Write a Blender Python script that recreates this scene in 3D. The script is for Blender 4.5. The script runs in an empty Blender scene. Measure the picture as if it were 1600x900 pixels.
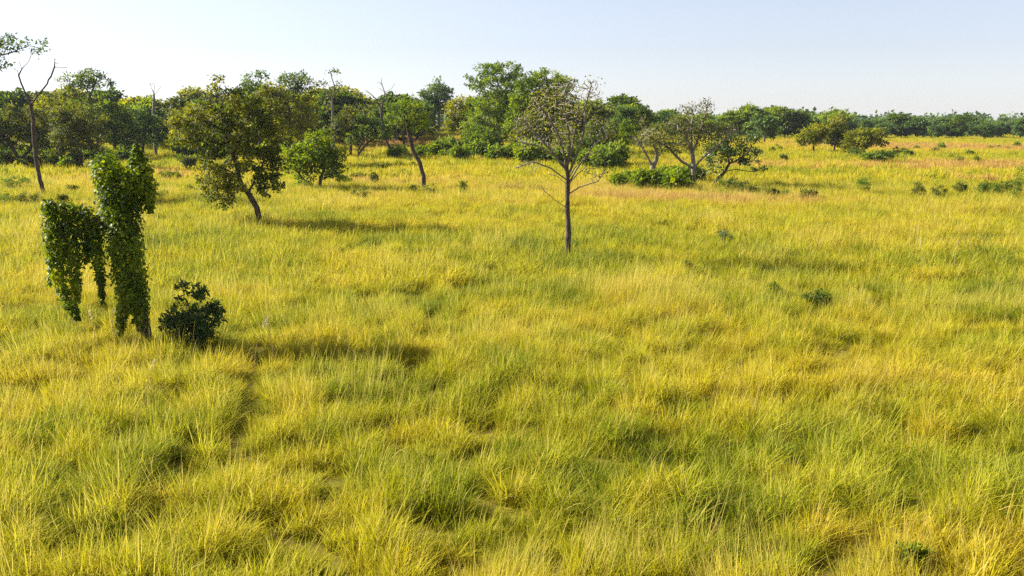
import bpy, math, random
import numpy as np
from mathutils import Vector
R = math.radians
rng = np.random.default_rng(7)
random.seed(7)

# ------------------------------------------------------------------ scene, camera
sc = bpy.context.scene
col = sc.collection
HAZE = .00006
CAM_H, FPX, PITCH = 8.0, 1555.0, R(9.56)
cam = bpy.data.cameras.new('camera')
cam.sensor_width, cam.lens = 36.0, 36.0 * FPX / 1600.0
cam.clip_start, cam.clip_end = 0.1, 12000
co = bpy.data.objects.new('camera', cam); col.objects.link(co)
co.location = (0, 0, CAM_H); co.rotation_euler = (R(90) - PITCH, 0, 0)
sc.camera = co

# ------------------------------------------------------------------ noise
def _h(ix, iy, seed):
    n = (ix.astype(np.int64) * 374761393 + iy.astype(np.int64) * 668265263 + seed * 974634777) & 0xffffffff
    n = ((n ^ (n >> 13)) * 1274126177) & 0xffffffff
    return ((n ^ (n >> 16)) & 0xffff) / 65535.0
def vnoise(x, y, seed=0):
    x = np.asarray(x, float); y = np.asarray(y, float)
    ix, iy = np.floor(x), np.floor(y); fx, fy = x - ix, y - iy
    ux, uy = fx * fx * fx * (fx * (fx * 6 - 15) + 10), fy * fy * fy * (fy * (fy * 6 - 15) + 10)
    a, b = _h(ix, iy, seed), _h(ix + 1, iy, seed)
    c, d = _h(ix, iy + 1, seed), _h(ix + 1, iy + 1, seed)
    return (a * (1 - ux) + b * ux) * (1 - uy) + (c * (1 - ux) + d * ux) * uy
def fbm(x, y, seed=0, o=3):
    s, a, t = 0.0, 1.0, 0.0
    x = np.asarray(x, float); y = np.asarray(y, float)
    for k in range(o):
        s = s + a * vnoise(x * 2 ** k + 13.7 * k, y * 2 ** k - 7.1 * k, seed + k * 17); t += a; a *= .5
    return s / t

# ------------------------------------------------------------------ terrain height
def height(x, y):
    x = np.asarray(x, float); y = np.asarray(y, float)
    e = 4.3 * np.exp(-((x + 25) / 110) ** 2 - ((y - 350) / 120) ** 2)
    e = e + 1.6 * np.exp(-((x + 150) / 90) ** 2 - ((y - 300) / 130) ** 2)
    near = np.clip(1.2 - np.abs(y) / 200.0, .15, 1)
    e = e + near * (.55 * (fbm(x / 14, y / 14, 3, 2) - .5) + .30 * (fbm(x / 3.2, y / 3.2, 5, 2) - .5))
    return e

cp, sp_ = math.cos(PITCH), math.sin(PITCH)
def ray(px, py):
    dx, dy = (px - 800) / FPX, (450 - py) / FPX
    return np.array([dx, cp + dy * sp_, -sp_ + dy * cp])
def at(px, py):                              # ground point seen at a photograph position
    r = ray(px, py); t = 5.0; prev = 5.0
    while t < 3000:
        p = r * t
        if CAM_H + p[2] < float(height(p[0], p[1])): break
        prev = t; t *= 1.02
    lo, hi = prev, t
    for _ in range(30):
        m = .5 * (lo + hi); p = r * m
        if CAM_H + p[2] < float(height(p[0], p[1])): hi = m
        else: lo = m
    p = r * hi
    return np.array([p[0], p[1], float(height(p[0], p[1]))])
def plane(px, py, Y):
    r = ray(px, py); t = Y / r[1]
    return np.array([r[0] * t, Y, CAM_H + r[2] * t])

# ------------------------------------------------------------------ materials
def nmat(name):
    m = bpy.data.materials.new(name); m.use_nodes = True
    nt = m.node_tree; nt.nodes.clear()
    return m, nt, nt.nodes, nt.links
def ramp(N, stops):
    r = N.new('ShaderNodeValToRGB'); e = r.color_ramp.elements
    while len(e) < len(stops): e.new(.5)
    for k, (p, c) in enumerate(stops): e[k].position = p; e[k].color = (*c, 1)
    return r
def leaf_mat(name, stops, transl=.3, rough=.5, spec=.3):
    m, nt, N, L = nmat(name)
    out = N.new('ShaderNodeOutputMaterial')
    a = N.new('ShaderNodeAttribute'); a.attribute_name = 'tone'
    oi = N.new('ShaderNodeObjectInfo')
    mad = N.new('ShaderNodeMath'); mad.operation = 'MULTIPLY_ADD'; mad.inputs[1].default_value = .22; mad.inputs[2].default_value = -.11
    L.new(oi.outputs['Random'], mad.inputs[0])
    ad = N.new('ShaderNodeMath'); ad.operation = 'ADD'; ad.use_clamp = True
    L.new(a.outputs['Fac'], ad.inputs[0]); L.new(mad.outputs[0], ad.inputs[1])
    rp = ramp(N, stops); L.new(ad.outputs[0], rp.inputs[0])
    p = N.new('ShaderNodeBsdfPrincipled'); p.inputs['Roughness'].default_value = rough
    p.inputs['Specular IOR Level'].default_value = spec
    L.new(rp.outputs[0], p.inputs['Base Color'])
    t = N.new('ShaderNodeBsdfTranslucent')
    hs = N.new('ShaderNodeHueSaturation'); hs.inputs['Hue'].default_value = .49; hs.inputs['Saturation'].default_value = 1.15; hs.inputs['Value'].default_value = 1.5
    L.new(rp.outputs[0], hs.inputs['Color']); L.new(hs.outputs[0], t.inputs['Color'])
    mx = N.new('ShaderNodeMixShader'); mx.inputs[0].default_value = transl
    L.new(p.outputs[0], mx.inputs[1]); L.new(t.outputs[0], mx.inputs[2]); L.new(mx.outputs[0], out.inputs[0])
    return m
def bark_mat(name, a, b, scale=3.0, twig=(.30, .26, .20)):
    m, nt, N, L = nmat(name)
    out = N.new('ShaderNodeOutputMaterial'); tc = N.new('ShaderNodeTexCoord')
    mp = N.new('ShaderNodeMapping'); mp.inputs['Scale'].default_value = (scale, scale, scale * .35)
    L.new(tc.outputs['Object'], mp.inputs[0])
    n = N.new('ShaderNodeTexNoise'); n.inputs['Scale'].default_value = 2.2; n.inputs['Detail'].default_value = 6
    L.new(mp.outputs[0], n.inputs['Vector'])
    rp = ramp(N, [(.3, a), (.7, b)]); L.new(n.outputs['Fac'], rp.inputs[0])
    p = N.new('ShaderNodeBsdfPrincipled'); p.inputs['Roughness'].default_value = .9; p.inputs['Specular IOR Level'].default_value = .15
    th = N.new('ShaderNodeAttribute'); th.attribute_name = 'thin'
    tm = N.new('ShaderNodeMixRGB'); tm.inputs[2].default_value = (*twig, 1)
    L.new(th.outputs['Fac'], tm.inputs[0]); L.new(rp.outputs[0], tm.inputs[1]); L.new(tm.outputs[0], p.inputs['Base Color'])
    bp = N.new('ShaderNodeBump'); bp.inputs['Strength'].default_value = 1; bp.inputs['Distance'].default_value = .12
    L.new(n.outputs['Fac'], bp.inputs['Height']); L.new(bp.outputs[0], p.inputs['Normal'])
    L.new(p.outputs[0], out.inputs[0])
    return m
M = {
 'olive':  leaf_mat('olive_leaves',  [(0, (.042, .058, .010)), (.5, (.098, .122, .019)), (1, (.25, .245, .040))], .38, .6, .2),
 'dark':   leaf_mat('dark_leaves',   [(0, (.032, .060, .010)), (.5, (.080, .132, .018)), (1, (.19, .235, .028))], .34, .6, .15),
 'blue':   leaf_mat('bluish_leaves', [(0, (.038, .072, .022)), (.5, (.085, .145, .034)), (1, (.17, .235, .044))], .32, .6, .15),
 'green':  leaf_mat('green_leaves',  [(0, (.052, .090, .013)), (.5, (.120, .185, .022)), (1, (.24, .30, .038))], .4, .6, .15),
 'bright': leaf_mat('bright_leaves', [(0, (.075, .120, .010)), (.5, (.150, .215, .018)), (1, (.28, .32, .030))], .42, .6, .15),
 'yellow': leaf_mat('yellow_green_leaves', [(0, (.085, .10, .012)), (.5, (.18, .20, .018)), (1, (.34, .33, .028))], .42, .6, .15),
 'vine':   leaf_mat('vine_leaves',   [(0, (.045, .075, .005)), (.5, (.12, .185, .008)), (.85, (.28, .33, .014)), (1, (.46, .38, .03))], .45, .5, .2),
 'gloss':  leaf_mat('glossy_leaves', [(0, (.026, .050, .011)), (.5, (.055, .095, .018)), (1, (.10, .155, .032))], .2, .42, .35),
 'plume':  leaf_mat('seed_plume',    [(0, (.45, .36, .24)), (1, (.66, .58, .45))], .4),
 'bark':   bark_mat('dark_bark', (.040, .030, .024), (.11, .085, .065)),
 'grey':   bark_mat('grey_bark', (.11, .095, .075), (.26, .225, .185)),
 'pale':   bark_mat('pale_bark', (.22, .19, .15), (.48, .43, .36)),
}

# ------------------------------------------------------------------ mesh helpers
def quads(name, V, F, mat, tone=None, extra=None, smooth=False):
    V = np.asarray(V, np.float32); F = np.asarray(F, np.int32)
    me = bpy.data.meshes.new(name)
    me.vertices.add(len(V)); me.vertices.foreach_set('co', V.ravel())
    me.loops.add(F.size); me.loops.foreach_set('vertex_index', F.ravel())
    me.polygons.add(len(F))
    me.polygons.foreach_set('loop_start', np.arange(len(F), dtype=np.int32) * F.shape[1])
    me.polygons.foreach_set('use_smooth', np.full(len(F), smooth))
    if tone is not None:
        a = me.attributes.new('tone', 'FLOAT', 'FACE'); a.data.foreach_set('value', np.asarray(tone, np.float32))
    for k, v in (extra or {}).items():
        a = me.attributes.new(k, 'FLOAT', 'POINT'); a.data.foreach_set('value', np.asarray(v, np.float32))
    me.update(calc_edges=True)
    if mat: me.materials.append(mat)
    return me
def link(name, me, parent=None, **kw):
    o = bpy.data.objects.new(name, me); col.objects.link(o)
    if parent: o.parent = parent
    for k, v in kw.items():
        if v: o[k] = v
    return o
def thing(name, label, cat, loc, group=None, rz=0.0, s=1.0):
    o = bpy.data.objects.new(name, None); col.objects.link(o); o.empty_display_size = .3
    o.location = loc; o.rotation_euler = (0, 0, rz); o.scale = (s, s, s) if np.isscalar(s) else s
    o['label'] = label; o['category'] = cat
    if group: o['group'] = group
    return o
def unit(v): return v / np.maximum(np.linalg.norm(v, axis=-1, keepdims=True), 1e-9)

def leaves(anchors, per, spread, size, seed, center=None, hang=.3, upn=.7, aspect=.55, scale_noise=1.2, outward=.5):
    """kite-shaped leaves (or small leaf sprays) round every anchor -> V, F, tone"""
    g = np.random.default_rng(seed)
    A = np.repeat(np.asarray(anchors, float), per, axis=0); n = len(A)
    P = A + g.normal(0, 1, (n, 3)) * np.array([spread, spread, spread * .6])
    if center is None: center = A.mean(0)
    ow = unit(P - center)
    ax = unit(g.normal(0, 1, (n, 3)) * .75 + ow * outward + np.array([0, 0, -hang]))
    nr = g.normal(0, 1, (n, 3)) * .6 + np.array([0, 0, upn]) + ow * .4
    b = unit(np.cross(ax, nr)); nn = np.cross(b, ax)
    s = (size * g.uniform(.6, 1.35, n))[:, None]
    V = np.stack([P, P + ax * s * .45 + b * s * aspect * .5 + nn * s * .07,
                  P + ax * s, P + ax * s * .45 - b * s * aspect * .5 + nn * s * .07], 1).reshape(-1, 3)
    F = np.arange(n * 4).reshape(-1, 4)
    cl = np.repeat(g.random(len(anchors)), per)
    blot = fbm(A[:, 0] / scale_noise + 9 * seed, A[:, 2] / scale_noise + A[:, 1] / scale_noise * .7, seed, 2)
    tone = np.clip(.5 + (blot - .5) * 1.1 + (cl - .5) * .5 + g.normal(0, .13, n), 0, 1)
    return V, F, tone

def tubes(P, par, rad, min_side=3):
    """skeleton (points, parent index, radius) -> one continuous tapered branch mesh"""
    n = len(P); kids = [[] for _ in range(n)]
    for i in range(n):
        if par[i] >= 0: kids[par[i]].append(i)
    chains = []; stack = [(i, None) for i in range(n) if par[i] < 0]
    while stack:
        s, pre = stack.pop(); c = ([pre] if pre is not None else []) + [s]
        while kids[c[-1]]:
            k = sorted(kids[c[-1]], key=lambda j: -rad[j])
            for j in k[1:]: stack.append((j, c[-1]))
            c.append(k[0])
        if len(c) > 1: chains.append((c, pre is not None))
    V, F, T = [], [], []; base = 0
    for c, attached in chains:
        pts = P[c]; r = rad[c].copy()
        if attached: r[0] = min(r[0], r[1] * 1.25)
        sd = 9 if r.max() > .12 else 6 if r.max() > .05 else 4 if r.max() > .02 else 3
        sd = max(sd, min_side)
        tg = unit(np.gradient(pts, axis=0)); tg[-1] = tg[-2] if len(c) > 2 else tg[-1]
        ref = np.array([0., 1, 0.2]) if abs(tg[0][1]) < .8 else np.array([1., 0, 0])
        for k in range(len(c)):
            u = unit(np.cross(ref, tg[k])); ref = np.cross(tg[k], u); w = ref
            an = np.arange(sd) * 2 * math.pi / sd
            V.append(pts[k] + (np.cos(an)[:, None] * u + np.sin(an)[:, None] * w) * r[k])
            T.append(np.full(sd, r[k]))
            if k:
                a0 = base + (k - 1) * sd; b0 = base + k * sd
                for q in range(sd): F.append((a0 + q, a0 + (q + 1) % sd, b0 + (q + 1) % sd, b0 + q))
        base += sd * len(c)
    TUBE['r'] = np.concatenate(T)
    return np.concatenate(V), np.array(F)
TUBE = {}

def colonize(lines, attr, step, infl, kill, seed, gnarl=.25, iters=70, cap=2600, droop=0.0):
    """branch skeleton that grows from the given limbs into a cloud of points"""
    g = np.random.default_rng(seed)
    P = np.zeros((cap + 600, 3)); par = np.full(cap + 600, -1, int); n = 0
    for li, ln in enumerate(lines):
        ln = np.asarray(ln, float); last = -1
        if n and li: last = int(np.argmin(((P[:n] - ln[0]) ** 2).sum(1)))
        if last < 0: P[n] = ln[0]; n += 1; last = n - 1
        for a, b in zip(ln[:-1], ln[1:]):
            a = P[last] if np.linalg.norm(P[last] - a) < 3 * step else a
            k = max(1, int(np.linalg.norm(b - a) / step))
            for q in range(1, k + 1):
                P[n] = a + (b - a) * q / k + g.normal(0, .05 * step, 3); par[n] = last; last = n; n += 1
    n0 = n
    A = attr.copy(); near = np.zeros(len(A), int); nd = np.full(len(A), 1e9); lo = 0
    for it in range(iters):
        if lo < n:
            d = np.linalg.norm(A[:, None, :] - P[None, lo:n, :], axis=2)
            j = d.argmin(1); m = d[np.arange(len(A)), j]; up = m < nd
            near[up] = j[up] + lo; nd[up] = m[up]
        keep = nd > kill
        A, near, nd = A[keep], near[keep], nd[keep]
        if len(A) == 0 or n >= cap: break
        act = nd < infl
        if not act.any(): infl *= 1.4; lo = n; continue
        lo = n
        dirs = unit(A[act] - P[near[act]]); src = near[act]
        acc = np.zeros((n, 3)); np.add.at(acc, src, dirs)
        for i in np.unique(src):
            v = unit(acc[i] + g.normal(0, gnarl, 3) * np.linalg.norm(acc[i]) + np.array([0, 0, -droop]))
            q = P[i] + v * step
            if n < cap:
                P[n] = q; par[n] = i; n += 1
    P, par = P[:n], par[:n]
    tips = np.zeros(n); haskid = np.zeros(n, bool); haskid[par[par >= 0]] = True
    tips[~haskid] = 1
    for i in range(n - 1, -1, -1):
        if par[i] >= 0: tips[par[i]] += tips[i]
    return P, par, tips, n0

def lobes_points(lobes, n, g, shell=.55):
    vol = np.array([l[3] * l[4] * l[5] for l in lobes]) ** .8; vol = vol / vol.sum()
    w = g.choice(len(lobes), n, p=vol)
    d = unit(g.normal(0, 1, (n, 3))) * (shell + (1 - shell) * g.random((n, 1))) ** 1.0
    L = np.array(lobes)[w]
    return L[:, :3] + d * L[:, 3:6]

def ctr_of(lobes):
    c = np.average(np.array([l[:3] for l in lobes]), axis=0, weights=[l[3] * l[5] for l in lobes]); c[2] -= .3 * max(l[5] for l in lobes)
    return c
def tree_meshes(seed, lines, lobes, r_base, r_tip, n_attr=450, step=.35, leaf=None, leaf_mat_='olive', bark='bark',
                per=8, leaf_size=.2, spread=.25, hang=.3, tipmax=4, fill=.6, gnarl=.25, shell=.35, keep=1.0, flare=1.35,
                aspect=.55, droop=0.0, cap=2600, clump=None, twig=.0, twig_r=.1, flare_len=.06, kill=1.6, scale_noise=1.2, upn=.7, outward=.5):
    g = np.random.default_rng(seed)
    A = lobes_points(lobes, n_attr, g, shell)
    if clump:
        CC = lobes_points(lobes, clump[0], g, .5); A = np.concatenate([CC, A[:max(20, n_attr // 3)]])
    P, par, tips, n0 = colonize(lines, A, step, step * 14, step * kill, seed, gnarl, droop=droop, cap=cap)
    e = math.log(max(r_base / r_tip, 1.01)) / math.log(max(tips[0], 2))
    rad = r_tip * np.maximum(tips, 1) ** e
    z = P[:, 2] - P[0, 2]; H = max(z.max(), .1)
    rad = rad * (1 + (flare - 1) * np.exp(-np.maximum(z, 0) / (flare_len * H)))
    rad = rad * (1 + .22 * (fbm(P[:, 2] * 2.2 + seed, P[:, 0] * 2.2, seed, 2) - .5))
    V, F = tubes(P, par, rad)
    trunk = quads('trunk', V, F, M[bark], smooth=True, extra={'thin': np.clip(1 - TUBE['r'] / twig_r, 0, 1) * twig} if twig else None)
    crown = None
    if per > 0:
        an = P[(tips <= tipmax) & (np.arange(len(P)) >= n0)]
        if clump:
            an = CC
            V, F, t = leaves(CC + g.normal(0, .15, CC.shape) * clump[1], clump[2], clump[1] * .5, leaf_size, seed, ctr_of(lobes), hang, upn, aspect, scale_noise, outward)
            return trunk, quads('crown', V, F, M[leaf_mat_], tone=t)
        if fill:
            an = np.concatenate([an, lobes_points(lobes, int(n_attr * fill), g, .45)])
        if keep < 1: 
            k = fbm(an[:, 0] / scale_noise + seed, an[:, 2] / scale_noise + an[:, 1] / scale_noise, seed + 3, 2) + g.normal(0, .06, len(an))
            an = an[k >= np.quantile(k, 1 - keep)]
        ctr = np.average(np.array([l[:3] for l in lobes]), axis=0, weights=[l[3] * l[5] for l in lobes])
        ctr[2] -= .3 * max(l[5] for l in lobes)
        V, F, t = leaves(an, per, spread, leaf_size, seed, ctr, hang, upn, aspect, scale_noise, outward)
        crown = quads('crown', V, F, M[leaf_mat_], tone=t)
    return trunk, crown

def hero(name, label, cat, base, lines, lobes, r_base, seed, depth=1.0, group=None, step_px=None, **kw):
    """a tree read off the photograph: limbs and crown lobes in photograph positions, set at the distance of its base"""
    b = at(*base); Y = b[1]; m = Y / FPX
    g = np.random.default_rng(seed + 500)
    lw = []
    for ln in lines:
        y = 0.0; pts = []
        for k, q in enumerate(ln):
            p = plane(q[0], q[1], Y) - b
            if k: y += g.normal(0, .12) * np.linalg.norm(p - pts[-1]) if len(pts) else 0
            p[1] = q[2] if len(q) > 2 else y
            pts.append(p)
        lw.append(pts)
    lw[0][0] = np.array([0, 0, -.25])
    lb = []
    for l in lobes:
        c = plane(l[0], l[1], Y) - b
        rx, rz = l[2] * m, l[3] * m
        ry = depth * .5 * (rx + max(rx, rz))
        dy = l[4] * m if len(l) > 4 else g.uniform(-.45, .45) * ry
        lb.append((c[0], dy, c[2], rx, ry, rz))
    tr, cr = tree_meshes(seed, lw, lb, r_base, bark=kw.pop('bark', 'bark'), **kw)
    o = thing(name, label, cat, b, group)
    link('trunk', tr, o)
    if cr: link('crown', cr, o)
    return o

# ------------------------------------------------------------------ world + sun
SUN_EL = R(30); sd = np.array([-.957 * math.cos(SUN_EL), .29 * math.cos(SUN_EL), math.sin(SUN_EL)])
w = bpy.data.worlds.new('World'); sc.world = w; w.use_nodes = True
nt = w.node_tree; bg = nt.nodes['Background']
sky = nt.nodes.new('ShaderNodeTexSky'); sky.sky_type = 'NISHITA'; sky.sun_disc = False
sky.sun_elevation = SUN_EL; sky.sun_rotation = math.atan2(sd[0], sd[1])
sky.air_density = 1.0; sky.dust_density = .4; sky.ozone_density = 2.0; sky.altitude = 300
hs = nt.nodes.new('ShaderNodeHueSaturation'); hs.inputs['Saturation'].default_value = .47
tn = nt.nodes.new('ShaderNodeMixRGB'); tn.blend_type = 'MULTIPLY'; tn.inputs[0].default_value = 1; tn.inputs[2].default_value = (.96, .965, 1.08, 1)
nt.links.new(sky.outputs[0], hs.inputs['Color']); nt.links.new(hs.outputs[0], tn.inputs[1])
nt.links.new(tn.outputs[0], bg.inputs[0]); bg.inputs[1].default_value = .053
sl = bpy.data.lights.new('sun', 'SUN'); sl.energy = 5.0; sl.angle = R(.5); sl.color = (1, .93, .80)
so = bpy.data.objects.new('sun', sl); col.objects.link(so); so.location = (-60, 40, 60)
so.rotation_euler = Vector(sd).to_track_quat('Z', 'Y').to_euler()
vs = sc.view_settings; vs.view_transform = 'Standard'; vs.look = 'None'; vs.exposure = 1.58; vs.gamma = 1

# ------------------------------------------------------------------ ground sheet
def axis_pts(lo, hi, fine0, fine1, fs, grow=1.06):
    a = list(np.arange(fine0, fine1, fs)); s = fs; x = a[-1]
    while x < hi: s *= grow; x += s; a.append(x)
    s = fs; x = a[0]; pre = []
    while x > lo: s *= grow * 1.04; x -= s; pre.append(x)
    return np.array(pre[::-1] + a)
xs = axis_pts(-2600, 2600, -40, 40, .6); ys = axis_pts(-300, 3400, 4, 90, .6)
gx, gy = np.meshgrid(xs, ys); V = np.stack([gx, gy, height(gx, gy)], -1).reshape(-1, 3)
nx, ny = len(xs), len(ys); ii = np.arange(nx * ny).reshape(ny, nx)
F = np.stack([ii[:-1, :-1], ii[:-1, 1:], ii[1:, 1:], ii[1:, :-1]], -1).reshape(-1, 4)
m, nt, N, L = nmat('ground_thatch')
out = N.new('ShaderNodeOutputMaterial'); geo = N.new('ShaderNodeNewGeometry')
n1 = N.new('ShaderNodeTexNoise'); n1.inputs['Scale'].default_value = .05; n1.inputs['Detail'].default_value = 8; n1.inputs['Roughness'].default_value = .6
n2 = N.new('ShaderNodeTexNoise'); n2.inputs['Scale'].default_value = 1.4; n2.inputs['Detail'].default_value = 8; n2.inputs['Roughness'].default_value = .7
for n in (n1, n2): L.new(geo.outputs['Position'], n.inputs['Vector'])
r1 = ramp(N, [(.35, (.13, .12, .03)), (.5, (.21, .18, .035)), (.68, (.27, .19, .06))])
r2 = ramp(N, [(.3, (.45, .40, .30)), (.7, (1, 1, 1))])
L.new(n1.outputs['Fac'], r1.inputs[0]); L.new(n2.outputs['Fac'], r2.inputs[0])
mx = N.new('ShaderNodeMixRGB'); mx.blend_type = 'MULTIPLY'; mx.inputs[0].default_value = 1
L.new(r1.outputs[0], mx.inputs[1]); L.new(r2.outputs[0], mx.inputs[2])
p = N.new('ShaderNodeBsdfPrincipled'); p.inputs['Roughness'].default_value = 1; p.inputs['Specular IOR Level'].default_value = 0
L.new(mx.outputs[0], p.inputs['Base Color']); L.new(p.outputs[0], out.inputs[0])
link('ground', quads('ground', V, F, m, smooth=True), kind='structure', label='broad flat savanna plain under the tall grass', category='ground')

# ------------------------------------------------------------------ grass
m, nt, N, L = nmat('grass_blade')
out = N.new('ShaderNodeOutputMaterial')
def attr(nm, ty='GEOMETRY'):
    a = N.new('ShaderNodeAttribute'); a.attribute_name = nm; a.attribute_type = ty; return a.outputs['Fac']
def math_(op, a, b, c=None, clamp=False):
    k = N.new('ShaderNodeMath'); k.operation = op; k.use_clamp = clamp
    for i, v in enumerate((a, b, c)):
        if v is None: continue
        if isinstance(v, (int, float)): k.inputs[i].default_value = v
        else: L.new(v, k.inputs[i])
    return k.outputs[0]
tint = attr('tint', 'INSTANCER'); bl = attr('blade'); al = attr('along')
tv = math_('ADD', tint, math_('MULTIPLY_ADD', bl, .30, -.15), clamp=True)
GR = ramp(N, [(0, (.10, .15, .009)), (.26, (.25, .288, .012)), (.48, (.43, .41, .015)), (.70, (.55, .445, .022)), (.86, (.54, .38, .075)), (1, (.48, .29, .085))])
L.new(tv, GR.inputs[0])
straw = N.new('ShaderNodeMixRGB'); straw.inputs[2].default_value = (.58, .48, .13, 1)
L.new(math_('MULTIPLY', math_('GREATER_THAN', bl, .86), .65), straw.inputs[0]); L.new(GR.outputs[0], straw.inputs[1])
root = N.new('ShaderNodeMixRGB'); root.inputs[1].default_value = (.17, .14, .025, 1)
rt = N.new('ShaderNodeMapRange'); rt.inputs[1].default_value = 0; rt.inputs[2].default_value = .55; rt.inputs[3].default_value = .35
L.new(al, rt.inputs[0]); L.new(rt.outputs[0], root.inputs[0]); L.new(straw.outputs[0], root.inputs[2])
p = N.new('ShaderNodeBsdfPrincipled'); p.inputs['Roughness'].default_value = .6; p.inputs['Specular IOR Level'].default_value = .06
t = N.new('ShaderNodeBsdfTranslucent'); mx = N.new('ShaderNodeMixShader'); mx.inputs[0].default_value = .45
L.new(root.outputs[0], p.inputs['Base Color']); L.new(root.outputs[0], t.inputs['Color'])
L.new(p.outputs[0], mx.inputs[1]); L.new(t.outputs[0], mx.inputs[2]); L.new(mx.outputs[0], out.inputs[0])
M['grass'] = m

def tuft_mesh(seed, n, radius, h, width, bend=.55, stalks=0):
    g = np.random.default_rng(seed); n2 = n + stalks
    a = g.uniform(0, 2 * np.pi, n2); r = radius * np.sqrt(g.random(n2))
    B = np.stack([r * np.cos(a), r * np.sin(a), np.full(n2, -.06)], 1)
    la = a + g.normal(0, .9, n2)
    D = np.stack([np.cos(la), np.sin(la), np.zeros(n2)], 1); W = np.stack([-np.sin(la), np.cos(la), np.zeros(n2)], 1)
    tw = g.uniform(-1, 1, n2)[:, None]; W = unit(W + D * tw)
    hh = h * g.uniform(.5, 1.15, n2); bb = bend * g.uniform(.25, 1.5, n2) * hh; ww = width * g.uniform(.6, 1.3, n2)
    if stalks: hh[n:] = h * g.uniform(1.2, 1.6, stalks); bb[n:] *= .5; ww[n:] *= .55
    V, al = [], []
    for t in (0, .4, .75, 1.0):
        c = B + D * (bb * t ** 2)[:, None]; c[:, 2] += hh * (t - .32 * (bb / hh) * t ** 2)
        wd = ww * (1 - .9 * t ** 1.6) * .5
        V += [c - W * wd[:, None], c + W * wd[:, None]]; al += [np.full(n2, t)] * 2
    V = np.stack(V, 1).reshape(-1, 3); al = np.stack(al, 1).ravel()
    o = np.arange(n2)[:, None] * 8
    F = np.concatenate([o + np.array([[2 * k, 2 * k + 1, 2 * k + 3, 2 * k + 2]]) for k in range(3)], 0)
    bl = np.repeat(g.random(n2), 8)
    if stalks: bl[n * 8:] = .95
    return quads('grass_tuft', V, F, M['grass'], extra={'along': al, 'blade': bl}, smooth=True)

src = bpy.data.collections.new('grass_tufts')
specs = [(42, .16, .61, .021, .72, 1)] * 4 + [(36, .17, .64, .021, .68, 4)] + [(56, .34, .70, .032, .62, 1)] * 4 + [(46, .36, .74, .034, .6, 6)] + [(70, .95, .80, .07, .45, 0)] * 3
for k, s in enumerate(specs):
    src.objects.link(bpy.data.objects.new('grass_tuft', tuft_mesh(40 + k, *s)))

def track_mask(x, y):                        # worn game trail through the near grass
    tr = [at(*q)[:2] for q in ((408, 545), (396, 590), (380, 640), (366, 700), (352, 745))]
    d = np.full(x.shape, 1e9)
    for a, b in zip(tr[:-1], tr[1:]):
        ab = b - a; t = np.clip(((x - a[0]) * ab[0] + (y - a[1]) * ab[1]) / (ab @ ab), 0, 1)
        d = np.minimum(d, np.hypot(x - a[0] - t * ab[0], y - a[1] - t * ab[1]))
    return d
# tint patches of the field, some painting shade as darker green: (px, py, half width m, half depth m, change of tint)
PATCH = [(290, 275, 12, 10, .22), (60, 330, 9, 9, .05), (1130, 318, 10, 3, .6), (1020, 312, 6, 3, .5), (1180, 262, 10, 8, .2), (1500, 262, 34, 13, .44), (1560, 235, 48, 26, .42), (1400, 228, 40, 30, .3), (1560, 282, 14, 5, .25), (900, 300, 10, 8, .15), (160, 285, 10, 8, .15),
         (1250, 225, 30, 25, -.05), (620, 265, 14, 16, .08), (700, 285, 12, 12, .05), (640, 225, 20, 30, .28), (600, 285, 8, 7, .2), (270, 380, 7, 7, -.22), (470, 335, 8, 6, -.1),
         (560, 345, 7, 3, -.12), (330, 530, 2.5, 3, -.25), (1250, 300, 9, 2.2, -.2), (1190, 310, 8, 2, -.22), (1510, 375, 3, 1.2, -.28), (1420, 320, 20, 6, -.08),  # mostly tree and bush shadow and shaded hollows, put into the grass colour
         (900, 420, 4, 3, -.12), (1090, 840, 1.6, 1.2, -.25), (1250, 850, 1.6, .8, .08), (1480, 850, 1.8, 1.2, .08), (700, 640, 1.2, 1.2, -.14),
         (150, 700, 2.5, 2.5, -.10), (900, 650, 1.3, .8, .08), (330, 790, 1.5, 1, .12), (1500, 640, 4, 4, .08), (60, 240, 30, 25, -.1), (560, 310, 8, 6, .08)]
PW = [(at(a, b), c, d, e) for a, b, c, d, e in PATCH]
pts, rot, scl, idx, tnt = [], [], [], [], []
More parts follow.
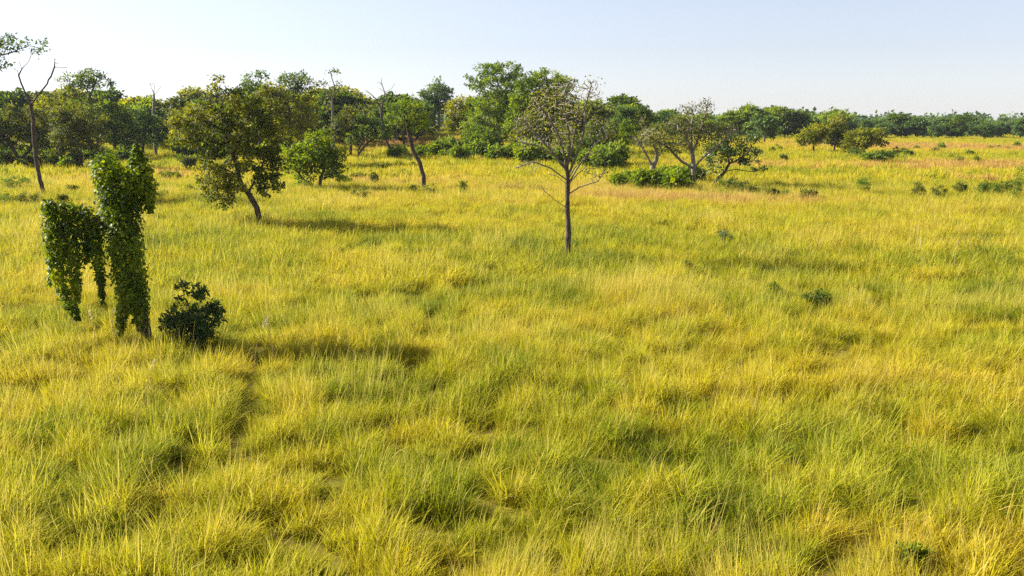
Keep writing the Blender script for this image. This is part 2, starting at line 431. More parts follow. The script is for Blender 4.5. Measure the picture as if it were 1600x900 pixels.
for d0, d1, sp, ids, jit in ((11.5, 46, .192, (0, 4), .6), (46, 125, .43, (5, 9), .6), (125, 560, 1.25, (10, 13), .6)):
    g = np.random.default_rng(int(d0))
    X, Y = np.meshgrid(np.arange(-.54 * d1 - 7, .54 * d1 + 7, sp), np.arange(d0, d1, sp))
    X = X.ravel() + g.uniform(-jit, jit, X.size) * sp; Y = Y.ravel() + g.uniform(-jit, jit, Y.size) * sp
    k = np.abs(X) < .54 * Y + 6; X, Y = X[k], Y[k]
    c1 = fbm(X / .66, Y / .66, 21, 2); c2 = fbm(X / 5.5, Y / 5.5, 33, 2); c3 = fbm(X / 22, Y / 22, 55, 2)
    far = np.clip((Y - 40) / 80, 0, 1)
    dens = 1.6 * (c1 - .5) + .55 * (c2 - .5) + .25 * (c3 - .5) + far * .9 * (fbm(X / 16, Y / 5, 34, 2) - .5)
    s = np.clip(.92 + 1.6 * dens, .3, 1.5) * g.uniform(.6, 1.35, X.size)
    td = track_mask(X, Y); s *= np.clip(.3 + (td - .12) / .6, .3, 1)
    cut = (g.random(X.size) > np.clip((.34 - (dens + .5)) * 4, .06, .75)) & ((td > .2) | (g.random(X.size) < .15))
    far = np.clip((Y - 40) / 80, 0, 1)
    T = .475 + .05 * far + .5 * (fbm(X / 7, Y / 7, 71, 3) - .5) + .62 * (fbm(X / 1.5, Y / 1.5, 91, 2) - .5) + .4 * far * (fbm(X / 14, Y / 6, 72, 3) - .5) + g.normal(0, .05, X.size)
    T += .35 * (fbm(X / 40, Y / 25, 17, 2) - .5); T = np.where(T > .58, .58 + .35 * (T - .58), T)
    STK = fbm(X / 6, Y / 2.5, 73, 3)
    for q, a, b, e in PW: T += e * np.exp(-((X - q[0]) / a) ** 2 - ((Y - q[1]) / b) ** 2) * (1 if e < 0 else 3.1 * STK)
    Z = height(X, Y)
    # lean: a general set to the right and local swirls
    la = (fbm(X / 4, Y / 4, 11, 2) - .5) * 7 + g.normal(0, .5, X.size) - .2
    lm = R(5) + R(24) * fbm(X / 3, Y / 3, 12, 2) * g.uniform(.4, 1.2, X.size)
    tx, ty = -np.sin(la), np.cos(la)         # rotation axis in the ground plane
    sp2 = g.uniform(0, 2 * np.pi, X.size)
    ct, st = np.cos(lm), np.sin(lm); cz, sz = np.cos(sp2), np.sin(sp2); u = 1 - ct
    M11, M12, M13 = ct + tx * tx * u, tx * ty * u, ty * st
    M21, M22, M23 = tx * ty * u, ct + ty * ty * u, -tx * st
    M31, M32, M33 = -ty * st, tx * st, ct
    a11, a21, a31 = M11 * cz + M12 * sz, M21 * cz + M22 * sz, M31 * cz + M32 * sz
    e = np.stack([np.arctan2(M31 * -sz + M32 * cz, M33), np.arcsin(np.clip(-a31, -1, 1)), np.arctan2(a21, a11)], 1)
    e[:, 0] = np.arctan2(-M31 * sz + M32 * cz, M33)
    pts.append(np.stack([X, Y, Z], 1)[cut]); rot.append(e[cut]); scl.append(np.stack([.5 + .5 * s, .5 + .5 * s, s], 1)[cut])
    ID = g.integers(ids[0], ids[1], X.size)
    if ids[0] < 10: ID = np.where((fbm(X / 5, Y / 5, 81, 3) + .35 * (T - .5) + g.normal(0, .05, X.size)) > .64, ids[1], ID)
    idx.append(ID[cut]); tnt.append(T[cut])
pts, rot, scl, idx, tnt = map(np.concatenate, (pts, rot, scl, idx, tnt))
print('grass tufts', len(pts))
me = bpy.data.meshes.new('grass'); me.vertices.add(len(pts)); me.vertices.foreach_set('co', pts.astype(np.float32).ravel())
for nm, ty, key, dat in (('rot', 'FLOAT_VECTOR', 'vector', rot), ('scl', 'FLOAT_VECTOR', 'vector', scl), ('idx', 'INT', 'value', idx), ('tint', 'FLOAT', 'value', tnt)):
    a = me.attributes.new(nm, ty, 'POINT'); a.data.foreach_set(key, np.ascontiguousarray(dat, np.int32 if ty == 'INT' else np.float32).ravel())
me.materials.append(M['grass'])
go = link('grass', me, kind='stuff', label='tall yellow green savanna grass covering the whole plain', category='grass')
ng = bpy.data.node_groups.new('grass_scatter', 'GeometryNodeTree')
ng.interface.new_socket('Geometry', in_out='INPUT', socket_type='NodeSocketGeometry')
ng.interface.new_socket('Geometry', in_out='OUTPUT', socket_type='NodeSocketGeometry')
n = ng.nodes; gi, gou = n.new('NodeGroupInput'), n.new('NodeGroupOutput')
ci = n.new('GeometryNodeCollectionInfo'); ci.inputs['Collection'].default_value = src
ci.inputs['Separate Children'].default_value = True; ci.inputs['Reset Children'].default_value = True
ip = n.new('GeometryNodeInstanceOnPoints'); ip.inputs['Pick Instance'].default_value = True
def na(nm, ty):
    k = n.new('GeometryNodeInputNamedAttribute'); k.data_type = ty; k.inputs['Name'].default_value = nm; return k.outputs['Attribute']
ng.links.new(gi.outputs[0], ip.inputs['Points']); ng.links.new(ci.outputs[0], ip.inputs['Instance'])
ng.links.new(na('idx', 'INT'), ip.inputs['Instance Index']); ng.links.new(na('rot', 'FLOAT_VECTOR'), ip.inputs['Rotation'])
ng.links.new(na('scl', 'FLOAT_VECTOR'), ip.inputs['Scale']); ng.links.new(ip.outputs[0], gou.inputs[0])
go.modifiers.new('scatter', 'NODES').node_group = ng

# ------------------------------------------------------------------ vine-covered dead tree in the near field
def vine_leaves(caps, Y, b, n, size, seed, fill=.25):
    g = np.random.default_rng(seed); m = Y / FPX; P, Nn = [], []
    segs = []
    for ln in caps:
        for a, c in zip(ln[:-1], ln[1:]): segs.append((a, c))
    ln_ = np.array([math.hypot(a[0] - c[0], a[1] - c[1]) * (a[2] + c[2] + 6) for a, c in segs]); pr = ln_ / ln_.sum()
    which = g.choice(len(segs), n, p=pr)
    for k in which:
        a, c = segs[k]; t = g.random()
        ce = plane(a[0] + (c[0] - a[0]) * t, a[1] + (c[1] - a[1]) * t, Y) - b
        dy = ((a[3] if len(a) > 3 else 0) * (1 - t) + (c[3] if len(c) > 3 else 0) * t) * m
        r = max(2, a[2] + (c[2] - a[2]) * t - 3.5) * m
        d = unit(g.normal(0, 1, 3)); rr = r * (g.uniform(.2, .95) if g.random() < fill else g.uniform(.85, 1.12) + .16 * math.sin(9 * ce[2] + 5 * d[0]))
        P.append(ce + np.array([0, dy, 0]) + d * rr * np.array([1, 1.35, 1])); Nn.append(d)
    P, Nn = np.array(P), np.array(Nn)
    ax = unit(Nn * .45 + np.array([0, 0, -.8]) + g.normal(0, .45, P.shape))
    nr = unit(Nn + np.array([0, 0, .25]) + g.normal(0, .35, P.shape))
    bb = unit(np.cross(ax, nr)); s = (size * g.uniform(.45, 1.35, n))[:, None]
    nn = np.cross(bb, ax)
    V = np.stack([P, P + ax * s * .38 + bb * s * .46 + nn * s * .06, P + ax * s, P + ax * s * .38 - bb * s * .46 + nn * s * .06], 1).reshape(-1, 3)
    tone = np.clip(.45 + .9 * (fbm(P[:, 0] * 1.6, P[:, 2] * 1.6 + P[:, 1], seed, 2) - .5) + g.normal(0, .17, n), 0, 1)
    return quads('vine', V, np.arange(4 * n).reshape(-1, 4), M['vine'], tone=tone)
b = at(231, 549); Y = b[1]; m_ = Y / FPX
o = thing('vine_covered_tree', 'dead broken tree smothered in green creeper standing tall in the near grass', 'tree', b)
def sk(lines, rads):
    P, par, rad = [], [], []
    for ln, rr in zip(lines, rads):
        last = -1
        for k, q in enumerate(ln):
            p_ = plane(q[0], q[1], Y) - b; p_[1] += (q[2] if len(q) > 2 else 0) * m_
            if k == 0 and P:
                last = int(np.argmin([np.linalg.norm(p_ - z) for z in P])); continue
            P.append(p_); par.append(last); rad.append(rr[0] + (rr[1] - rr[0]) * k / max(1, len(ln) - 1)); last = len(P) - 1
    return np.array(P), np.array(par), np.array(rad)
P, par, rad = sk([[(233, 556), (228, 515), (219, 480), (207, 445), (198, 400), (192, 350), (188, 305), (190, 285), (208, 262), (214, 240), (213, 224)],
                  [(188, 305), (178, 275), (164, 255), (158, 247)], [(198, 400), (178, 362, -6), (150, 343, -8), (115, 330, -6), (82, 316, -4), (78, 314, -4)],
                  [(219, 480), (200, 475, 4), (190, 490, 6), (186, 530, 6)], [(208, 262), (230, 275, 5), (236, 300, 6)]],
                 [(.20, .07), (.09, .05), (.10, .05), (.05, .03), (.06, .03)])
V, F = tubes(P, par, rad, 7); link('trunk', quads('trunk', V, F, M['bark'], smooth=True), o)
colm = [[(223, 512, 11), (219, 486, 15), (213, 468, 20), (205, 440, 26), (198, 400, 27), (192, 355, 28), (188, 315, 33), (186, 295, 30)],
        [(182, 295, 28), (170, 268, 26), (159, 254, 18)], [(197, 302, 32), (217, 288, 26), (219, 264, 20), (214, 243, 11), (213, 227, 7)],
        [(230, 285, 15), (232, 310, 12), (236, 330, 4)], [(200, 460, 17), (190, 490, 12), (187, 522, 6)], [(170, 280, 20), (168, 330, 9)]]
link('vine', vine_leaves(colm, Y, b, 15000, .125, 5), o, label='thick creeper wrapped round the broken trunk')
curt = [[(76, 318, 13), (95, 325, 15), (118, 330, 16), (140, 338, 17), (158, 355, 12)], [(76, 318, 13), (80, 345, 15), (86, 385, 17), (94, 425, 17), (104, 460, 15), (114, 482, 11), (123, 499, 5)],
        [(112, 340, 16), (116, 375, 16), (118, 410, 13), (118, 445, 10), (122, 470, 5)], [(145, 345, 17), (150, 380, 15), (155, 415, 12), (159, 445, 8), (160, 472, 3)], [(96, 340, 12), (100, 400, 12)],
        [(130, 350, 13), (137, 385, 9), (134, 410, 4)], [(80, 400, 9), (77, 430, 5), (76, 445, 2)]]
link('vine', vine_leaves(curt, Y, b, 8200, .118, 9), o, label='curtain of creeper hanging from the broken side limb')

# ------------------------------------------------------------------ bushes
def bush_meshes(seed, w_, h_, mat, leaf_size, per=7, n_attr=70, bark='bark', keep=1, spread=None, aspect=.5, lobes=None, hang=.0, clump=None):
    g = np.random.default_rng(seed)
    st = []
    for k in range(5):
        a = k * 1.3 + g.uniform(-.4, .4)
        st.append([np.array([0, 0, -.15]) if k == 0 else np.array([.05 * math.cos(a), .05 * math.sin(a), -.1]), np.array([w_ * .3 * math.cos(a), w_ * .3 * math.sin(a), h_ * .35]),
                   np.array([w_ * .5 * math.cos(a), w_ * .5 * math.sin(a), h_ * .62])])
    lb = lobes or [(w_ * g.uniform(-.3, .3), w_ * g.uniform(-.3, .3), h_ * g.uniform(.4, .75), w_ * g.uniform(.4, .65), w_ * g.uniform(.4, .65), h_ * g.uniform(.28, .42)) for _ in range(4)]
    return tree_meshes(seed, st, lb, max(.02, .02 * h_), .008, n_attr, step=max(.1, h_ * .09), leaf_mat_=mat, bark=bark, per=per, leaf_size=leaf_size, spread=spread or h_ * .09,
                       keep=keep, tipmax=3, cap=700, clump=clump, aspect=aspect, hang=hang, scale_noise=h_ * .5)
def bush(name, label, cat, px, py, w_, h_, mat, seed, leaf_size=None, group=None, **kw):
    b = at(px, py); ls = leaf_size or max(.1, 2.3 * b[1] / FPX)
    tr, cr = bush_meshes(seed, w_, h_, mat, ls, **kw)
    o = thing(name, label, cat, b, group)
    tr.name, cr.name = 'stems', 'foliage'
    link('stems', tr, o); link('foliage', cr, o); return o
bush('leafy_bush', 'dark glossy leafy bush at the foot of the creeper-covered dead tree', 'bush', 297, 553, 1.45, 2.6, 'gloss', 61, .2, n_attr=120, aspect=.42, clump=(125, .17, 26), hang=-.1,
     lobes=[(0, 0, .85, .65, .6, .6), (.35, 0, 1.25, .6, .5, .5), (-.3, 0, 1.2, .5, .45, .45), (.6, .1, .85, .5, .45, .45), (-.55, -.1, 1.1, .45, .4, .5), (.2, 0, 1.75, .4, .4, .45), (.75, .2, 1.5, .3, .3, .3), (-.15, 0, 2.1, .22, .3, .35), (1.1, 0, 1.3, .25, .25, .3), (.45, 0, 2.0, .2, .2, .35), (-.85, 0, 1.3, .25, .25, .3), (.1, -.4, .5, .7, .4, .4)])

# ------------------------------------------------------------------ main trees of the plain
hero('leafy_tree', 'big olive tree with crooked leaning trunk and low drooping crown left of centre', 'tree', (410, 357),
     [[(410, 357), (402, 325), (390, 302), (378, 285), (373, 268), (366, 240), (352, 205), (345, 170)], [(390, 302), (398, 280), (408, 262), (415, 240)], [(378, 285), (362, 270), (345, 262)],
      [(366, 240), (380, 205), (392, 180)], [(352, 205), (325, 190), (302, 185)]],
     [(335, 185, 38, 34), (385, 185, 46, 38), (342, 134, 22, 16), (300, 195, 34, 32), (283, 215, 20, 22), (350, 250, 38, 42), (335, 295, 26, 32), (405, 255, 36, 40), (430, 215, 28, 36), (375, 158, 36, 22), (418, 290, 20, 22), (350, 300, 22, 24), (358, 225, 26, 24, -28), (388, 215, 26, 24, -30), (340, 265, 24, 26, -26), (420, 250, 20, 26, -20), (385, 283, 20, 18, -24), (362, 288, 20, 20, -22)],
     .2, 11, leaf_mat_='olive', clump=(340, .46, 42), n_attr=700, step=.34, per=20, leaf_size=.26, spread=.24, r_tip=.014, keep=.9, gnarl=.3, hang=.45)
hero('leafy_tree', 'small bright green bushy tree just right of the big olive tree', 'tree', (497, 300),
     [[(497, 300), (484, 288), (470, 276), (462, 262)], [(497, 300), (500, 282), (506, 262), (514, 238), (512, 222)], [(500, 282), (515, 275), (525, 268)], [(506, 262), (490, 245)]],
     [(488, 240, 34, 22), (518, 268, 22, 15), (466, 262, 26, 18), (500, 216, 20, 16), (528, 248, 14, 16), (508, 245, 26, 22), (455, 245, 16, 18), (480, 282, 18, 8)],
     .24, 12, leaf_mat_='bright', clump=(165, .6, 36), n_attr=400, step=.4, per=18, leaf_size=.36, spread=.33, r_tip=.02, hang=.1)
hero('sparse_tree', 'lone sparse half-bare tree with straight dark trunk in mid field', 'tree', (887, 406),
     [[(887, 406), (888, 360), (886, 325), (887, 290), (886, 262)],
      [(886, 325), (868, 313), (852, 300), (846, 291)], [(888, 302), (905, 293), (920, 288), (935, 283)], [(886, 280), (862, 264), (832, 252), (805, 262)], [(888, 290), (870, 275), (855, 272)],
      [(886, 262), (880, 235), (870, 205), (850, 175), (835, 155)], [(886, 262), (890, 225), (885, 185), (880, 150), (890, 125)], [(887, 275), (900, 245), (912, 205), (915, 165), (925, 130)],
      [(887, 290), (905, 258), (930, 225), (968, 203)], [(886, 270), (865, 240), (835, 205), (812, 185)], [(888, 285), (898, 262), (925, 240), (955, 228)], [(886, 262), (868, 245), (840, 228), (808, 222)],
      [(886, 262), (896, 225), (900, 190), (905, 160)], [(888, 290), (902, 272), (915, 262)]],
     [(870, 160, 48, 26), (900, 140, 34, 20), (840, 185, 34, 22), (900, 195, 38, 30), (830, 215, 26, 24), (940, 200, 28, 22), (870, 220, 34, 20), (825, 262, 18, 12), (935, 268, 22, 16), (928, 145, 18, 20), (880, 190, 40, 34), (958, 212, 14, 12), (812, 198, 14, 16)],
     .11, 13, leaf_mat_='yellow', bark='bark', twig=1, twig_r=.10, flare=1.75, flare_len=.3, n_attr=3000, step=.23, per=3, leaf_size=.15, spread=.26, r_tip=.016, fill=0, keep=.5, gnarl=.16, kill=1.15, cap=5400, depth=.9, tipmax=2)
bush('sapling', 'small dark sapling sprouting at the foot of the lone half-bare tree', 'bush', 897, 396, .35, .8, 'green', 62, .14, n_attr=30)

hero('spreading_tree', 'pale-trunked spreading tree with fan of bare limbs above bright bushes', 'tree', (1084, 296),
     [[(1084, 296), (1083, 275), (1084, 264), (1083, 250), (1080, 225), (1080, 200), (1083, 180)], [(1083, 266), (1065, 252), (1045, 232), (1025, 220), (1008, 210)], [(1084, 264), (1098, 246), (1118, 230), (1135, 215), (1148, 205)],
      [(1080, 235), (1068, 205), (1052, 190)], [(1083, 240), (1092, 210), (1100, 185), (1104, 168)], [(1082, 245), (1072, 220), (1076, 190)], [(1096, 292), (1098, 270), (1095, 255)]],
     [(1085, 178, 26, 20), (1100, 165, 18, 12), (1060, 195, 26, 18), (1030, 205, 26, 16), (1055, 225, 28, 14), (1085, 210, 30, 22), (1120, 205, 24, 14), (1140, 200, 18, 12), (1012, 212, 16, 14), (1070, 168, 14, 10), (1150, 205, 12, 10), (1000, 225, 10, 10)],
     .30, 14, leaf_mat_='olive', bark='grey', n_attr=1900, step=.32, kill=1.2, cap=4200, twig=1, twig_r=.15, per=7, leaf_size=.26, spread=.3, r_tip=.022, keep=.55, fill=.05, gnarl=.3)
hero('leaning_tree', 'dark dense tree leaning far out to the right of the pale spreading tree', 'tree', (1108, 294),
     [[(1108, 294), (1118, 282), (1132, 268), (1138, 255), (1150, 250), (1166, 240), (1172, 228)], [(1132, 268), (1150, 264), (1172, 268), (1192, 266)], [(1138, 255), (1135, 240), (1138, 225)]],
     [(1145, 225, 30, 18), (1165, 235, 22, 16), (1125, 240, 24, 18), (1178, 215, 16, 10), (1188, 264, 14, 6), (1180, 240, 14, 8), (1168, 252, 18, 8), (1120, 262, 14, 10)],
     .2, 15, leaf_mat_='gloss', clump=(120, .55, 30), n_attr=300, step=.34, per=16, leaf_size=.3, spread=.26, r_tip=.018, hang=.2)
hero('pale_stump_tree', 'short pale forked tree with few leaves left of the pale spreading tree', 'tree', (1019, 280),
     [[(1019, 280), (1020, 262), (1027, 248), (1036, 236)], [(1020, 262), (1012, 245), (1004, 232), (994, 218)], [(1027, 248), (1025, 232), (1012, 212), (1005, 190)]],
     [(1010, 215, 22, 16), (1035, 232, 16, 10), (1002, 185, 10, 12), (992, 222, 10, 12)],
     .38, 16, leaf_mat_='olive', bark='grey', n_attr=260, step=.4, per=4, leaf_size=.3, spread=.3, r_tip=.025, keep=.7)
hero('leaning_tree', 'thin dark trunk curving up to a small crown, alone in the golden grass', 'tree', (663, 299),
     [[(663, 299), (662, 275), (656, 255), (646, 238), (640, 215), (637, 195), (633, 182)], [(637, 195), (640, 185)]],
     [(640, 176, 24, 18), (655, 190, 18, 16), (622, 180, 12, 12)],
     .24, 17, leaf_mat_='dark', clump=(40, .62, 30), n_attr=160, step=.4, per=18, leaf_size=.34, spread=.32, r_tip=.03)
hero('bare_tree', 'tall thin bare forked dead tree behind the creeper-covered tree on the left', 'tree', (71, 308),
     [[(71, 308), (64, 282), (57, 250), (53, 215), (53, 180), (50, 160), (44, 150), (36, 130), (32, 118), (36, 108), (46, 98), (51, 88), (52, 78)],
      [(51, 165), (60, 148), (72, 136), (82, 120), (88, 105), (87, 92)], [(53, 195), (46, 178), (38, 163)], [(32, 118), (28, 110), (22, 108)], [(88, 107), (98, 105), (106, 106)], [(36, 108), (32, 100), (30, 96)], [(44, 150), (36, 148)]],
     [(52, 80, 6, 5), (88, 95, 5, 5)], .21, 18, per=0, n_attr=14, r_tip=.028, step=.4, bark='bark')
hero('overhanging_tree', 'dark leafy branch reaching into the frame at the upper left edge', 'tree', (-105, 312),
     [[(-105, 312), (-102, 250), (-98, 190), (-90, 130), (-60, 98), (-20, 90), (15, 84), (42, 78)], [(-90, 130), (-110, 90), (-130, 70)], [(-20, 90), (0, 68), (12, 52)], [(15, 84), (45, 72), (65, 75)], [(-40, 95), (-10, 105)]],
     [(-60, 70, 45, 25), (-120, 80, 50, 35), (15, 72, 24, 12), (50, 70, 20, 10), (-5, 55, 20, 10), (0, 100, 12, 8), (62, 80, 10, 6), (-10, 80, 18, 12)],
     .3, 19, leaf_mat_='dark', clump=(170, .6, 34), n_attr=300, step=.4, per=16, leaf_size=.28, spread=.22, r_tip=.018, keep=.8)
hero('bare_tree', 'slim bare dead tree standing against the far wood right of the umbrella tree', 'tree', (244, 245),
     [[(244, 245), (241, 215), (240, 185), (241, 160), (241, 145), (236, 138), (235, 130)], [(241, 150), (247, 142), (252, 134)], [(241, 160), (232, 150)], [(241, 145), (243, 133)]],
     [(238, 132, 10, 5), (250, 134, 7, 5)], .3, 20, per=0, n_attr=24, r_tip=.04, step=.6, bark='grey')
hero('dead_tree', 'bare black-limbed dead tree with leaning trunk beside the game trail', 'tree', (613, 242),
     [[(613, 242), (606, 225), (600, 212), (598, 190), (596, 172), (600, 158), (602, 145), (597, 132), (596, 122)], [(596, 172), (588, 155), (578, 146), (572, 141)], [(602, 145), (612, 138), (617, 130)], [(609, 232), (620, 215), (630, 203), (634, 196)], [(597, 132), (592, 128)], [(602, 145), (593, 138)]],
     [(596, 128, 10, 6), (574, 144, 8, 6), (614, 134, 7, 5), (590, 160, 16, 8)], .3, 21, per=0, n_attr=60, r_tip=.035, step=.5, bark='bark')
hero('wispy_tree', 'tall thin wispy tree with sparse leaf tufts on bare stems', 'tree', (522, 238),
     [[(522, 238), (521, 210), (520, 185), (521, 160), (524, 135), (520, 120), (518, 112)], [(521, 195), (513, 175), (510, 165)], [(524, 135), (530, 128)], [(521, 160), (508, 140)]],
     [(520, 112, 12, 5), (505, 130, 9, 5), (530, 132, 6, 7), (518, 145, 10, 8), (512, 165, 10, 9)], .28, 22, leaf_mat_='olive', bark='grey', per=5, n_attr=90, r_tip=.035, step=.5, leaf_size=.5, spread=.4, keep=.8)

# ------------------------------------------------------------------ the wood edge: trees of their own shape
def wood(label, base, lobes, mat, seed, r=.35, bark='bark', name='wood_tree', per=15, n=None, keep=.92, lines=None, group=None, ls=None, **kw):
    b = at(*base); m = b[1] / FPX
    top = min(l[1] for l in lobes); cx = sum(l[0] for l in lobes) / len(lobes); cy = sum(l[1] for l in lobes) / len(lobes)
    ln = lines or [[base, (base[0] + .2 * (cx - base[0]), base[1] + .4 * (cy - base[1])), (cx, cy)]]
    area = sum(l[2] * l[3] for l in lobes)
    n = n or int(min(520, max(140, area * .16)))
    kw.setdefault('step', 3.0 * m); kw.setdefault('r_tip', .3 * m); kw.setdefault('fill', 1.1)
    return hero(name, label, 'tree', base, ln, lobes, r * .62, seed, leaf_mat_=mat, bark=bark, n_attr=n, per=per,
                clump=(int(max(60, area * .115 * keep)), 6.0 * m, 26), leaf_size=ls or 3.8 * m, spread=2.9 * m, keep=keep, group=group, cap=1500, scale_noise=14 * m, **kw)
wood('old olive tree with thick low forking trunk at the far left edge', (34, 264), [(15, 205, 34, 28), (-20, 200, 30, 35), (45, 195, 26, 28), (70, 215, 20, 22), (25, 175, 20, 14)], 'olive', 31, .6,
     lines=[[(34, 264), (33, 250), (22, 235), (5, 215)], [(33, 250), (45, 235), (55, 215)], [(33, 252), (18, 244), (0, 238)]])
wood('yellow-topped tree rising behind the thin bare forked tree', (95, 252), [(85, 170, 32, 18), (75, 195, 28, 24), (110, 180, 22, 20), (60, 180, 18, 14)], 'yellow', 32, .4)
wood('rounded dark olive tree on a dark trunk left of the vine-covered tree', (127, 266), [(112, 200, 32, 34), (135, 190, 30, 28), (100, 180, 22, 16), (145, 215, 24, 20), (92, 225, 16, 18)], 'olive', 33, .5)
wood('umbrella-crowned tree whose open top stands above the left wood', (150, 250), [(122, 125, 24, 10), (148, 118, 22, 11), (135, 135, 26, 9), (105, 138, 14, 7), (165, 132, 12, 6), (135, 165, 26, 16), (160, 185, 22, 22)], 'dark', 34, .45, keep=.62, per=6,
     lines=[[(150, 250), (148, 215), (142, 180), (137, 160), (128, 140), (118, 128)], [(137, 160), (146, 138), (152, 122)]])
wood('dense dark rounded tree in the wood left of the slim bare tree', (180, 250), [(178, 190, 24, 26), (160, 205, 18, 22), (200, 205, 20, 26), (188, 172, 18, 12)], 'dark', 35, .5)
wood('broad dark bluish tree behind the slim bare dead tree', (222, 246), [(215, 185, 26, 20), (235, 205, 20, 24), (205, 215, 18, 18), (255, 195, 18, 18)], 'blue', 36, .5)
wood('flat-topped dark tree rising behind the big olive tree', (405, 246), [(402, 122, 18, 6), (415, 114, 9, 4), (388, 128, 12, 6), (405, 150, 26, 18), (395, 135, 18, 8)], 'blue', 37, .5, keep=.8)
wood('tall layered dark tree crowning the wood behind the yellow-leaved tree', (470, 244), [(462, 122, 26, 9), (445, 126, 14, 6), (484, 134, 16, 8), (470, 150, 26, 14), (455, 140, 20, 10)], 'dark', 38, .55, keep=.85)
wood('broad yellow-leaved tree between the big olive tree and the wispy tree', (455, 262), [(450, 170, 36, 26), (430, 160, 26, 22), (475, 185, 26, 22), (480, 160, 22, 16), (460, 205, 30, 18), (425, 140, 20, 12)], 'yellow', 39, .45, n=520)
wood('rounded olive tree behind the small bright green tree', (548, 250), [(545, 190, 26, 20), (565, 200, 22, 20), (530, 205, 18, 16), (555, 172, 18, 10)], 'olive', 40, .4)
wood('dark low tree with spreading limbs left of the dead black-limbed tree', (562, 252), [(575, 195, 24, 20), (590, 205, 20, 18), (555, 215, 16, 12)], 'dark', 41, .35,
     lines=[[(562, 252), (560, 235), (568, 218)], [(560, 240), (575, 222), (590, 215)]])
wood('pale green leafy tree just right of the dead black-limbed tree', (632, 240), [(620, 175, 20, 18), (638, 165, 18, 14), (612, 195, 16, 16), (640, 190, 18, 16)], 'green', 42, .35)
wood('dark dense rounded tree behind the thin curving trunk', (652, 222), [(655, 185, 22, 22), (668, 195, 14, 18), (645, 165, 16, 12)], 'dark', 43, .45)
wood('grey-green round-crowned tree on a thick pale trunk on the rise', (684, 210), [(683, 145, 22, 17), (668, 152, 14, 14), (700, 150, 12, 14), (690, 165, 18, 16), (686, 133, 12, 9)], 'blue', 44, .9, bark='grey',
     lines=[[(684, 210), (685, 190), (685, 170), (684, 155)]])
wood('yellow-green rounded tree left of the tall green tree', (722, 234), [(715, 175, 20, 22), (705, 190, 14, 16), (730, 190, 18, 22), (722, 160, 14, 10)], 'yellow', 45, .3)
wood('bright green tree leaning in front of the tall green tree', (742, 236), [(742, 195, 20, 18), (755, 180, 18, 18), (735, 210, 16, 12), (760, 205, 14, 14)], 'bright', 46, .3)
wood('tallest green tree with white bare limbs, centre of the wood edge', (778, 240), [(762, 112, 20, 14), (790, 108, 26, 12), (745, 128, 20, 12), (775, 135, 38, 18), (805, 128, 20, 16), (780, 160, 42, 20), (760, 180, 28, 18), (800, 175, 24, 22), (785, 205, 28, 18)], 'green', 47, .5, bark='pale', n=640,
     lines=[[(778, 240), (777, 210), (775, 180), (777, 150), (778, 130)], [(777, 215), (768, 195), (762, 178)], [(777, 190), (792, 165), (800, 140)]], name='tall_tree')
wood('yellow-green tree tucked behind the left side of the big olive tree', (309, 262), [(292, 188, 24, 20), (278, 212, 13, 16), (302, 205, 20, 22), (300, 170, 14, 10)], 'yellow', 81, .3)
wood('mid green tree filling the gap right of the tallest green tree', (812, 244), [(815, 160, 22, 20), (806, 190, 20, 22), (824, 205, 20, 20), (818, 135, 16, 12)], 'green', 82, .35)
wood('low leafy green tree under the tallest green tree, its left side', (758, 244), [(750, 212, 20, 16), (768, 220, 18, 16), (735, 222, 14, 12)], 'green', 83, .25)
wood('lime green tall tree half hidden behind the lone half-bare tree', (848, 240), [(850, 122, 30, 15), (832, 138, 24, 18), (878, 132, 22, 15), (855, 160, 38, 24), (825, 178, 20, 24), (885, 165, 22, 22), (850, 200, 34, 22)], 'bright', 48, .4, name='tall_tree')
wood('thin-stemmed grey green tree behind the lone half-bare tree, left side', (825, 246), [(825, 205, 22, 18), (845, 215, 20, 16), (808, 215, 14, 14), (835, 190, 22, 12)], 'olive', 49, .25, bark='pale')
wood('dense dark tree behind the lone half-bare tree, right side', (940, 258), [(935, 210, 26, 22), (955, 220, 18, 20), (915, 225, 22, 18), (930, 235, 24, 16)], 'dark', 50, .35)
wood('small dry tree of grey twigs behind the lone half-bare trunk', (900, 256), [(890, 215, 24, 20), (872, 225, 20, 16), (905, 230, 18, 14)], 'olive', 51, .25, bark='grey', keep=.5)
wood('slender light green tree between lone half-bare tree and pale forked tree', (978, 252), [(978, 205, 11, 14), (972, 218, 10, 10), (986, 212, 9, 10), (978, 192, 7, 7)], 'bright', 52, .16)
wood('bushy grey-green palm-like tree above the horizon right of the lone tree', (975, 238), [(978, 175, 14, 9), (970, 188, 14, 10), (990, 182, 10, 9)], 'blue', 53, .3)
wood('feathery dark tree left of the pale spreading tree on the horizon', (1005, 238), [(1003, 172, 11, 8), (1010, 183, 12, 10), (998, 185, 9, 9)], 'dark', 54, .3)
YG = [('tree with yellow-green dense crown, left one of the right-hand trio', (1272, 240), [(1268, 210, 17, 15), (1255, 217, 10, 12), (1280, 205, 10, 12)], 'yellow', 55),
      ('taller dark olive tree with pointed yellow tip, middle of the right-hand trio', (1303, 240), [(1305, 195, 13, 11), (1308, 181, 6, 6), (1300, 212, 16, 16), (1318, 215, 14, 14)], 'olive', 56),
      ('broad yellow dome-shaped tree, right one of the right-hand trio', (1350, 244), [(1345, 215, 24, 15), (1368, 210, 16, 10), (1330, 225, 14, 12), (1375, 222, 10, 5)], 'yellow', 57)]
for lb, b_, lo_, mt, s_ in YG: wood(lb, b_, lo_, mt, s_, .3, name='savanna_tree', n=300, keep=1.7)
